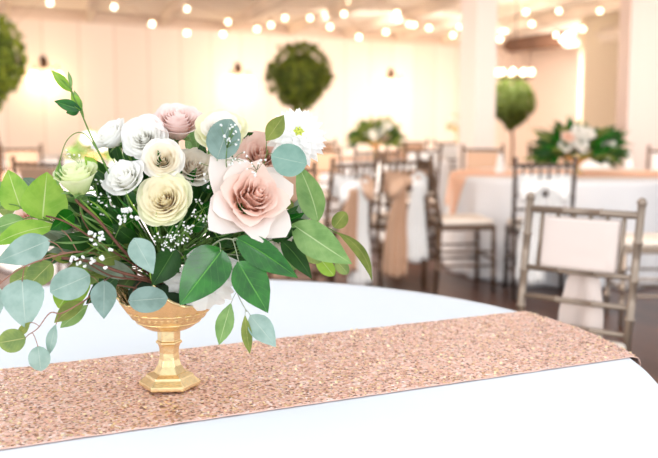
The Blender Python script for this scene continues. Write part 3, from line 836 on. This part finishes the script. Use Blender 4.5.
greens('fine grassy blades between the carnation and the large blush rose', 5, 60, (150, 240), (66, 24), (1.39, 1.44), 38, 2.4, 'lance', [M_MG, M_DG, M_LG])
greens('cluster of dull green leaves at the lower left of the bouquet, under the twigs', 8, 34, (105, 248), (46, 24), (1.40, 1.50), 34, 16, 'ovate', [M_DK, M_GY, M_OL])
greens('cluster of dark leaves beneath the large blush rose at the right', 9, 30, (238, 235), (42, 24), (1.42, 1.50), 34, 16, 'ovate', [M_DK, M_DG])
greens('small leaves at the back of the bouquet between the top flowers', 11, 40, (190, 160), (85, 26), (1.50, 1.60), 28, 12, 'ovate', [M_DK, M_MG])
greens('pale round leaves on the back left of the bouquet', 12, 16, (70, 225), (60, 34), (1.48, 1.58), 26, 20, 'round', [M_EG, M_EB2])

# ------------------------------------------------------------------ chairs
def knob(mb, a, b, r, n=4, ringr=1.28, seg=8):
    """a bamboo style turned bar from a to b"""
    a = V(a); b = V(b); pts = []; rad = []
    for i in range(n+1):
        t = i/n
        if 0 < i < n:
            for dt, k in ((-.012, 1), (-.006, ringr), (.006, ringr), (.012, 1)):
                pts.append(a+(b-a)*(t+dt)); rad.append(r*k)
        else: pts.append(a+(b-a)*t); rad.append(r)
    mb.tube(pts, rad, seg)
def make_chair(label, frame_m, seat_m):
    t = thing('chiavari_chair', label, 'chair')
    def bx(z): return -.19-.075*max(0, (z-.45))/.47       # back leans away
    for s in (-1, 1):
        mb = MB(); knob(mb, (s*.175, -.22, 0), (s*.185, -.19, .45), .015, 3); knob(mb, (s*.185, -.19, .45), (s*.190, bx(.93), .93), .0135, 4)
        mb.sphere((s*.190, bx(.93), .935), .017, 8, 5); mb.build('back_post', frame_m, t)
        mb = MB(); knob(mb, (s*.195, .19, 0), (s*.19, .185, .45), .015, 4); mb.build('front_leg', frame_m, t)
    for z in (.895, .70, .605, .52):
        mb = MB(); knob(mb, (-.188, bx(z), z), (.188, bx(z), z), .0095 if z < .85 else .012, 3); mb.build('back_rail', frame_m, t)
    mb = MB()
    for k in range(6):
        x_ = -.14+.056*k; mb.tube([(x_, bx(.70), .70), (x_, bx(.895), .895)], .0075, 6)
    mb.build('back_spindles', frame_m, t)
    mb = MB()
    for z in (.18, .28):
        for s in (-1, 1): mb.tube([(s*.18, -.207, z), (s*.193, .188, z)], .009, 6)
    mb.tube([(-.193, .188, .22), (.193, .188, .22)], .009, 6); mb.tube([(-.18, -.205, .24), (.18, -.205, .24)], .009, 6)
    mb.build('stretchers', frame_m, t)
    st = MB().box((0, 0, .445), (.41, .40, .032)).build('seat', frame_m, t, smooth=False, bevel=.008)
    MB().box((0, .002, .483), (.39, .37, .042)).build('cushion', seat_m, st, bevel=.018)
    return t
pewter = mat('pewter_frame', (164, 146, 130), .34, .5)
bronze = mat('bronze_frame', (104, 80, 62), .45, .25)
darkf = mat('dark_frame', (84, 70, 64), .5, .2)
cush_w = mat('ivory_cushion', (236, 222, 208), .8)
ch_p = make_chair('pewter grey chair at right with its back wrapped in pale satin, nearest the foreground table', pewter, cush_w)
fdir = V((-.62, -.785)); ch_o = V((.832, 2.973))+.265*fdir
ch_p.location = (ch_o.x, ch_o.y, 0); ch_p.rotation_euler = (0, 0, math.atan2(fdir.y, fdir.x)-PI/2)
def put(src, x, y, face_deg, label, group=None):
    return dup(src, (x, y, 0), math.radians(face_deg-90), label, group)
satin = mat('ivory_satin', (238, 220, 210), .42, sheen=.3)
white_s = mat('white_satin', (250, 248, 246), .45, sheen=.3, trans=.15)
tan_s = mat('champagne_satin', (214, 174, 144), .42, sheen=.3, trans=.15)
# pale satin band around the near chair, tail hanging behind
def bx(z): return -.19-.075*max(0, (z-.45))/.47
def band(parent, z0, z1, m, half=.125, th=.022, name='band'):
    """closed cloth loop round the chair back"""
    def fn(u, v):
        z = z0+(z1-z0)*v; a_ = 2*PI*u; q = abs(math.cos(a_))**.35*math.copysign(1, math.cos(a_))
        w_ = abs(math.sin(a_))**.5*math.copysign(1, math.sin(a_))
        r = .0025*noise.noise(V((q*2, z*26, 3.0)))
        return (half*q, bx(z)+(th+r)*w_, z)
    return MB().grid(fn, 64, 12, True).build(name, m, parent, solid=.002)
def tail(parent, x0, z0, z1, w0, w1, m, y_off=-.03, seed=0, sway=0, folds=5, name='tail'):
    def fn(u, v):
        z = z0+(z1-z0)*v; w_ = (w0+(w1-w0)*min(1, v*1.6)**.7); x_ = (u-.5)*w_
        yy = bx(max(z, .45))+y_off-.01*v+(.012+.012*v)*math.sin(u*folds*PI+seed)
        return (x0+x_+sway*v, yy, z+.012*math.sin(u*7+seed)*v)
    return MB().grid(fn, 28, 20).build(name, m, parent, solid=.002)
sash = thing('chair_sash', 'pale ivory satin band wrapped round the back of the near grey chair, tail hanging behind', 'sash', ch_p.location, ch_p.rotation_euler.z)
band(sash, .71, .875, satin, .128, .020)
tail(sash, -.01, .70, .47, .09, .155, satin, -.035, folds=2)

def tied_sash(src_chair, label, m1, m2, tailz=.14, s=1):
    r = thing('chair_sash', label, 'sash', src_chair.location, src_chair.rotation_euler.z)
    def fn(u, v):
        a_ = 2*PI*u; x_ = .165*math.copysign(abs(math.cos(a_))**.35, math.cos(a_)); y_ = .024*math.copysign(abs(math.sin(a_))**.5, math.sin(a_))
        pinch = .45+.55*(abs(x_)/.165)**1.2 if y_ < 0 else 1
        z = .765+(v-.5)*.15*pinch
        return (x_, bx(z)+y_+.003*math.sin(v*14+x_*20), z)
    MB().grid(fn, 48, 10, True).build('band', m1, r, solid=.002)
    mb = MB()
    mb.sphere((0, bx(.765)-.045, .765), (.034, .026, .036), 12, 8); mb.build('knot', m1, r)
    for q in (-1, 1):
        mb = MB()
        mb.grid(lambda u, v: (q*(.015+.14*v), bx(.765)-.045-.02*math.sin(v*PI)*math.sin(u*PI*2), .765+.01+(u-.5)*(.04+.13*math.sin(v*PI*.8))-.05*v), 10, 10)
        mb.build('bow_loop', m2 if q > 0 else m1, r, solid=.002)
    tail(r, -.05*s, .75, tailz, .05, .19, m1, -.05, 1, -.02*s, 6)
    tail(r, .055*s, .75, tailz+.1, .05, .15, m2, -.075, 2, .03*s, 5)
    return r

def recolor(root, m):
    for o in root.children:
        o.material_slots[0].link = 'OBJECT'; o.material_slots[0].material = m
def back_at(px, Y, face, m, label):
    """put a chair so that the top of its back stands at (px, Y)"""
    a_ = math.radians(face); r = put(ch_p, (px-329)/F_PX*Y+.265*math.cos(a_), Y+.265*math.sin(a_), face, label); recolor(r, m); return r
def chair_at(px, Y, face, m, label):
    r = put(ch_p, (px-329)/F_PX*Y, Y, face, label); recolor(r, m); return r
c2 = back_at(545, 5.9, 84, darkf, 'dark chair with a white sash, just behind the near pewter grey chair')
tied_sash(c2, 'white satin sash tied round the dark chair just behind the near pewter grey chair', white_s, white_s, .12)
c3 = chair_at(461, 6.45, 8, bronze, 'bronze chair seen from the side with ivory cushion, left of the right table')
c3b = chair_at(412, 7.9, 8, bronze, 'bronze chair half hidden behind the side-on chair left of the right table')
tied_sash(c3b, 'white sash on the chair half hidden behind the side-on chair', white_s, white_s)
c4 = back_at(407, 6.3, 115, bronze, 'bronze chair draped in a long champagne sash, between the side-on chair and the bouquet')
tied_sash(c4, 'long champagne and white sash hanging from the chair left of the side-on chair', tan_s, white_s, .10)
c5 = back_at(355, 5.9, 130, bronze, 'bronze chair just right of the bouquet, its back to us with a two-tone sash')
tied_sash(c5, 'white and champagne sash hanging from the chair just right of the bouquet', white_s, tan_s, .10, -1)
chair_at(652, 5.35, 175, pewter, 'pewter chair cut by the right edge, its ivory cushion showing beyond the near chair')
FAR = [
    (481, 8.55, 258, bronze, 'in front of the white column, facing us', tan_s),
    (553, 8.75, 268, bronze, 'directly behind the flowers on the right table', tan_s),
    (604, 8.8, 275, bronze, 'behind the right table, just right of its flowers', white_s),
    (664, 8.15, 240, bronze, 'at the right edge behind the right table', white_s),
    (335, 8.7, 62, bronze, 'at the left of the far middle table', tan_s),
    (374, 8.3, 92, darkf, 'below the far middle flowers, its back to us', None),
    (410, 8.85, 112, bronze, 'at the right front of the far middle table', white_s),
    (333, 11.1, 300, bronze, 'on the far left side of the far middle table', tan_s),
    (405, 11.1, 245, bronze, 'on the far right side of the far middle table', tan_s),
    (447, 11.3, 90, bronze, 'left of the white column, before the farthest table', white_s),
    (28, 8.7, 300, bronze, 'at far left above the bright green leaves', tan_s),
    (62, 6.3, 70, bronze, 'behind the lime-white rose at left', tan_s),
    (292, 5.6, 80, bronze, 'behind the bouquet, right below the dahlia', tan_s),
    (120, 8.9, 270, bronze, 'beyond the white table behind the left of the bouquet', white_s),
    (232, 8.8, 270, bronze, 'hidden mostly behind the top of the bouquet', tan_s)]
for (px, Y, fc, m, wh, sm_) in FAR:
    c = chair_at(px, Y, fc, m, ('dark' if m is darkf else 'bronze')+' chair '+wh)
    if sm_:
        s_ = thing('chair_sash', ('champagne' if sm_ is tan_s else 'white')+' satin band on the chair '+wh, 'sash', c.location, c.rotation_euler.z)
        band(s_, .71, .875, sm_, .15, .020)

# ------------------------------------------------------------------ far tables
def at_xy(px, Y): return V(((px-329)/F_PX*Y, Y))
RT = at_xy(568, 7.3)
round_table(RT, .93, TZ, 'round table at right under a pale cloth, carrying white and green flowers', 'pale grey-white tablecloth falling in folds over the right table', grey_cloth, 2.1, .035)
MT = at_xy(370, 9.9)
round_table(MT, .85, TZ, 'round table at the middle of the far hall, in front of the long wall', 'pale tablecloth on the far middle table', grey_cloth, 3.1, .035)
LT = at_xy(118, 7.6)
round_table(LT, .90, TZ, 'round table behind the left of the bouquet', 'white tablecloth behind the lime-white rose', grey_cloth, 4.1, .035)
FT = at_xy(60, 10.4)
round_table(FT, .85, TZ, 'round table at the far left edge', 'white tablecloth at the far left edge of the hall', grey_cloth, 5.1, .035)
XT = at_xy(446, 12.9)
round_table(XT, .80, TZ, 'round table far back beside the white column', 'pale tablecloth on the farthest table beside the column', grey_cloth, 6.1, .035)
peach_run = mat('peach_runner', (244, 196, 166), .6)
def far_runner(c, R, ang, label, wd=.4, m=peach_run):
    d = V((math.cos(ang), math.sin(ang))); n_ = V((-d.y, d.x))
    def fn(u, v):
        p = c+d*((u-.5)*(2*R+.5))+n_*((v-.5)*wd)
        return drop_pt(p.x, p.y, c, R, TZ, .035, 15, 1, .003)
    o = MB().grid(fn, 90, 14).build('table_runner', m, solid=.002); tag(o, label, 'table runner')
far_runner(RT, .935, math.radians(-8), 'peach sequin runner across the right table, under its flowers', .95)
far_runner(MT, .855, math.radians(35), 'peach runner across the far middle table', .6)
far_runner(LT, .905, math.radians(20), 'peach runner on the table behind the left of the bouquet')
far_runner(XT, .805, math.radians(20), 'peach runner on the farthest table beside the column')

# ------------------------------------------------------------------ far flower arrangements
blos_w = mat('white_blossom', (252, 248, 240), .7, trans=.2); blos_p = mat('peach_blossom', (250, 216, 196), .7, trans=.2)
def arrangement(c, label, wid, hgt, seed, nleaf=110, tall=0, nb=6, leafmats=(M_DK, M_MG), basket=False):
    rnd = random.Random(seed); r = thing('flower_arrangement', label, 'flower arrangement', (c.x, c.y, TZ+.005))
    zb = .13+tall
    MB().lathe((0, 0, 0), [(.055, 0), (.05, .012), (.02, .03), (.018, zb-.08), (.03, zb-.05), (.10, zb-.01), (.115, zb+.03), (.105, zb+.03), (.06, zb)], 20).build('compote_bowl', gold, r)
    accs = [MB() for _ in leafmats]; mids = V((0, 0, zb+.03))
    for i in range(nleaf):
        a_ = rnd.uniform(0, 2*PI); el = rnd.uniform(-.35, 1.35)
        d = V((math.cos(a_)*math.cos(el)*wid, math.sin(a_)*math.cos(el)*.20, math.sin(el)*hgt))
        B = mids+d*rnd.uniform(.25, .75); T = mids+d*rnd.uniform(.85, 1.12)+V((rnd.gauss(0, .03), rnd.gauss(0, .03), rnd.gauss(0, .03)))
        leaf_mesh(accs[rnd.randrange(len(leafmats))], B, T, rnd.uniform(.035, .06), 'ovate', rnd.uniform(-1, 1), nx=2, ny=5, view=V((0, -1, .3)))
    for k, m in enumerate(leafmats): o = accs[k].build('foliage', m, r); o['kind'] = 'stuff'
    for i in range(nb):
        a_ = -PI*rnd.random(); q = rnd.uniform(.1, .6)
        ctr = mids+V((math.cos(a_)*wid*q, -abs(math.sin(a_))*.12-.03, hgt*rnd.uniform(.1, .7)))
        mb = MB(); fr = frame_of(ctr, (0, -.8, .6))
        for kk in range(4):
            t_ = (kk+1)/4
            for j in range(5): petal(mb, fr, j*1.256+kk, .004, .055*t_, .05*(1.2-t_*.7), .05*(1.1-t_*.7), .8, .006, .004, 0, 5, 4)
        mb.build('blossom', blos_w if rnd.random() < .75 else blos_p, r)
    return r
arrangement(at_xy(577, 7.2), 'low arrangement of white flowers and spreading green leaves on the right table', .42, .24, 21, 240, 0, 8, (M_DK, M_OL, M_DG))
arrangement(at_xy(375, 9.7), 'small arrangement of peach flowers and leaves in a gold bowl on the far middle table', .33, .20, 25, 200, .05, 5, (M_DK, M_OL))
arrangement(at_xy(457, 12.8), 'tiny flower arrangement on the farthest table beside the white column', .18, .16, 23, 60, .15, 4, (M_MG, M_OL))
arrangement(at_xy(95, 7.5), 'flower arrangement on the table behind the left of the bouquet', .22, .16, 24, 60, .0, 5, (M_MG, M_OL))
# folded napkins and a candle on the right table
nap = mat('white_napkin', (252, 248, 246), .8)
for px, Y, lb in ((500, 7.3, 'upright folded white napkin at the left end of the right table'), (628, 8.0, 'upright folded white napkin right of the flowers on the right table')):
    q = at_xy(px, Y)
    mb = MB(); mb.grid(lambda u, v: (q.x+(.035*(1-v*.75)+.006*math.cos(u*8*PI))*math.cos(2*PI*u), q.y+(.03*(1-v*.75)+.006*math.cos(u*8*PI))*math.sin(2*PI*u), TZ+.006+.15*v), 32, 8, True)
    tag(mb.build('napkin', nap), lb, 'napkin')

# ------------------------------------------------------------------ topiary trees
bark = mat('bark', (120, 84, 58), .8); pot_m = mat('cream_pot', (226, 206, 184), .7)
tree_m = leaf_mat('ficus_leaf', (140, 150, 50), (160, 170, 80), .5, .35, (84, 104, 28), .3)
tree_m2 = leaf_mat('ficus_leaf_dark', (98, 116, 38), (120, 130, 60), .5, .35, (50, 66, 20), .3)
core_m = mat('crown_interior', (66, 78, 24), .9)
def topiary(px, ytop, ybot, wpx, Y, label, seed, dark=False):
    rnd = random.Random(seed); top = P(px, ytop, Y); bot = P(px, ybot, Y); W = wpx*Y/F_PX/2; Hh = (top.z-bot.z)/2; cz = (top.z+bot.z)/2
    r = thing('topiary_tree', label, 'tree', (top.x, Y, 0))
    MB().lathe((0, 0, 0), [(.13, 0), (.17, .04), (.21, .34), (.225, .36), (.225, .39), (.2, .39), (.19, .35)], 24).build('pot', pot_m, r)
    MB().tube(smoothpath([(0, 0, .33), (.02, .01, .8), (-.015, 0, 1.2), (0, 0, cz)], 6), .024, 8).build('trunk', bark, r)
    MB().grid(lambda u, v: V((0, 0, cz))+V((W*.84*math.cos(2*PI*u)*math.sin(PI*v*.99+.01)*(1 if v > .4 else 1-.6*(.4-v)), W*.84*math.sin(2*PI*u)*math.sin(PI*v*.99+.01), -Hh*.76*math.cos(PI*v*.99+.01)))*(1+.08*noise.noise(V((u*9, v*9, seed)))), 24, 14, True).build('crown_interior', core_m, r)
    A = MB(); B_ = MB()
    for i in range(1500):
        z = rnd.uniform(-1, 1); a_ = rnd.uniform(0, 2*PI); s = math.sqrt(1-z*z)
        n_ = V((s*math.cos(a_), s*math.sin(a_), z))
        taper = 1 if z > -.2 else 1-.55*(-.2-z)/.8
        bl = 1+.16*noise.noise(n_*2.6+V((seed, 0, 0)))+rnd.uniform(-.1, .07)
        p_ = V((n_.x*W*taper, n_.y*W*taper, cz+n_.z*Hh))*1.0
        p_ = V((p_.x*bl, p_.y*bl, cz+(p_.z-cz)*bl))
        d = (n_+V((rnd.gauss(0, .8), rnd.gauss(0, .8), rnd.gauss(0, .8)))).normalized()*.07
        leaf_mesh(A if (noise.noise(n_*3.5+V((0, seed, 0))) > -.05) and not dark else B_, p_, p_+d, .038, 'ovate', 0, nx=2, ny=4, view=n_+V((.01, .02, 0)))
    if A.v: o = A.build('crown', tree_m, r); o['kind'] = 'stuff'
    if B_.v: o = B_.build('crown', tree_m2, r); o['kind'] = 'stuff'
topiary(299, 46, 109, 58, 11.6, 'round topiary ball tree standing against the long wall above the dahlia', 1)
topiary(-9, 20, 102, 54, 9.2, 'topiary tree cut by the left edge of the photo', 2)
topiary(513, 80, 127, 38, 14.6, 'dark topiary tree half hidden behind the white column', 3, True)

# ------------------------------------------------------------------ wall sconces
iron = mat('dark_iron', (78, 52, 38), .5, .5)
shade_m = mat('frosted_glass_glow', (255, 226, 176), .4, emis=6)
for px, py, lb in ((43, 62, 'lit wall sconce at far left beside the topiary tree'), (237, 68, 'lit wall sconce in the middle, left of the round topiary'), (390, 73, 'lit wall sconce at the right, nearest the white column')):
    # intersect the view ray with the long wall
    r_ = ray(px, py); n3 = V((wn_.x, wn_.y, 0)); t_ = (V((WA.x, WA.y, 0))-CAMP).dot(n3)/r_.dot(n3); p = CAMP+r_*t_
    ang = math.atan2(wdir.y, wdir.x)
    s = thing('wall_sconce', lb, 'wall lamp', p+n3*.0, ang, 'lit sconces on the long wall')
    MB().lathe((0, -.012, 0), [(.03, -.09), (.05, -.06), (.05, .05), (.02, .09)], 12).build('back_plate', iron, s)
    MB().sphere((0, -.06, -.02), (.05, .05, .07), 10, 6).build('hub', iron, s)
    for q in (-1, 1):
        am = MB().tube(smoothpath([(0, -.06, -.02), (q*.10, -.1, -.10), (q*.17, -.1, -.05), (q*.18, -.1, -.14)], 5), .010, 6).build('arm', iron, s)
        MB().lathe((q*.18, -.1, -.14), [(.03, 0), (.055, -.03), (.075, -.10), (.08, -.17), (.06, -.175), (.03, -.12)], 16).build('glass_shade', shade_m, am)
    ld = bpy.data.lights.new('sconce_light', 'POINT'); ld.energy = 8; ld.color = (1, .76, .46); ld.shadow_soft_size = .12
    lo = bpy.data.objects.new('sconce_light', ld); C.objects.link(lo); lo.parent = s; lo.location = (0, -.32, -.30)

# ------------------------------------------------------------------ festoon bulbs
bulb_m = mat('warm_bulb', (255, 236, 200), .3, emis=7)
wire_m = mat('pale_wire', (196, 166, 140), .6)
def festoon(label, bulbs, r=.030, Ys=(11.5, 12.5)):
    n = len(bulbs); pts = []
    for i, (x_, y_) in enumerate(bulbs):
        Y = Ys[0]+(Ys[1]-Ys[0])*i/max(1, n-1)
        pts.append(P(x_, y_, Y))
    root = thing('string_light', label, 'string lights', pts[0], 0, 'festoon strings under the ceiling', world=True)
    wp = [p+V((0, 0, .085)) for p in pts]
    d0 = (wp[1]-wp[0]); d1 = (wp[-1]-wp[-2])
    wp = [V((wp[0].x-d0.x*.6, wp[0].y-d0.y*.6, HC-.16))]+wp+[V((wp[-1].x+d1.x*.6, wp[-1].y+d1.y*.6, HC-.16))]
    MB().tube(smoothpath(wp, 5), .004, 5).build('cable', wire_m, root)
    for p in pts:
        so = MB().lathe(p, [(.012, .03), (.013, .085), (.005, .09)], 8).build('lamp_socket', wire_m, root)
        MB().sphere(p, r, 12, 8).build('bulb', bulb_m, so)
festoon('front left string of warm round bulbs crossing above the first sconce', [(8, 35), (50, 3), (114, 7), (152, 24), (187, 33), (223, 34), (257, 29)], Ys=(9.6, 12))
festoon('string of warm bulbs crossing above the round topiary', [(187, 9), (228, 22), (271, 25), (285, 18), (310, 18), (330, 27)], Ys=(11.8, 12.6))
festoon('string of warm bulbs sagging over the third sconce', [(359, 37), (386, 32), (429, 28), (460, 27)], Ys=(11.6, 12.8))
festoon('highest string of warm bulbs left of the column', [(344, 14), (350, 2), (397, 13), (409, 24), (414, 25), (453, 35)], Ys=(12.2, 13))
festoon('string of warm bulbs just right of the column', [(500, 39), (526, 12), (559, 11), (600, 11)], Ys=(11.2, 12))
festoon('lower string of warm bulbs right of the column', [(532, 24), (556, 35), (583, 29)], Ys=(12.2, 12.6))
# ------------------------------------------------------------------ ring chandelier
cc = P(515, 76, 12.0)
ch = thing('chandelier', 'wheel chandelier with a row of bright bulbs, hanging right of the white column', 'chandelier', cc)
MB().tube([V((.22*math.cos(a_*PI/12), .22*math.sin(a_*PI/12), -.02)) for a_ in range(25)], .014, 6).build('ring', iron, ch)
mb = MB()
for a_ in range(3):
    q = V((.22*math.cos(a_*2.094), .22*math.sin(a_*2.094), 0)); mb.tube([q, V((0, 0, .4))], .003, 5)
mb.tube([V((0, 0, .4)), V((0, 0, HC-cc.z-.02))], .006, 5); mb.build('chain', iron, ch)
cl_ = bpy.data.lights.new('chandelier_light', 'POINT'); cl_.energy = 45; cl_.color = (1, .86, .72); cl_.shadow_soft_size = .2
lo = bpy.data.objects.new('chandelier_light', cl_); C.objects.link(lo); lo.parent = ch; lo.location = (0, 0, .16)
for k in range(9):
    a_ = k*2*PI/9+.2; q = V((.22*math.cos(a_), .22*math.sin(a_), .045)); 
    cs = MB().lathe(q, [(.014, -.055), (.014, -.02)], 8).build('candle_sleeve', wire_m, ch); MB().sphere(q, (.032, .032, .04), 10, 6).build('bulb', bulb_m, cs)

GR = {'chiavari_chair': 'slender banquet chairs', 'chair_sash': 'satin sashes on the chairs', 'rose': 'roses in the bouquet', 'lisianthus': 'lisianthus blooms in the bouquet', 'carnation': 'ruffled white blooms in the bouquet',
      'round_table': 'round banquet tables', 'tablecloth': 'white tablecloths', 'table_runner': 'table runners', 'topiary_tree': 'topiary trees', 'eucalyptus_branch': 'eucalyptus in the bouquet',
      'eucalyptus_sprig': 'eucalyptus in the bouquet', 'salal_sprig': 'broad leaved sprigs in the bouquet', 'gypsophila_sprig': "baby's breath in the bouquet", 'twig': 'twigs in the bouquet',
      'foliage_sprig': 'filler greenery in the bouquet', 'bud_sprig': 'bud sprigs in the bouquet', 'flower_arrangement': 'flower arrangements on the far tables', 'napkin': 'folded napkins'}
for o in SC.objects:
    b_ = o.name.split('.')[0]
    if o.parent is None and b_ in GR and 'label' in o: o['group'] = GR[b_]
for o in SC.objects:
    if '_world' in o: del o['_world']
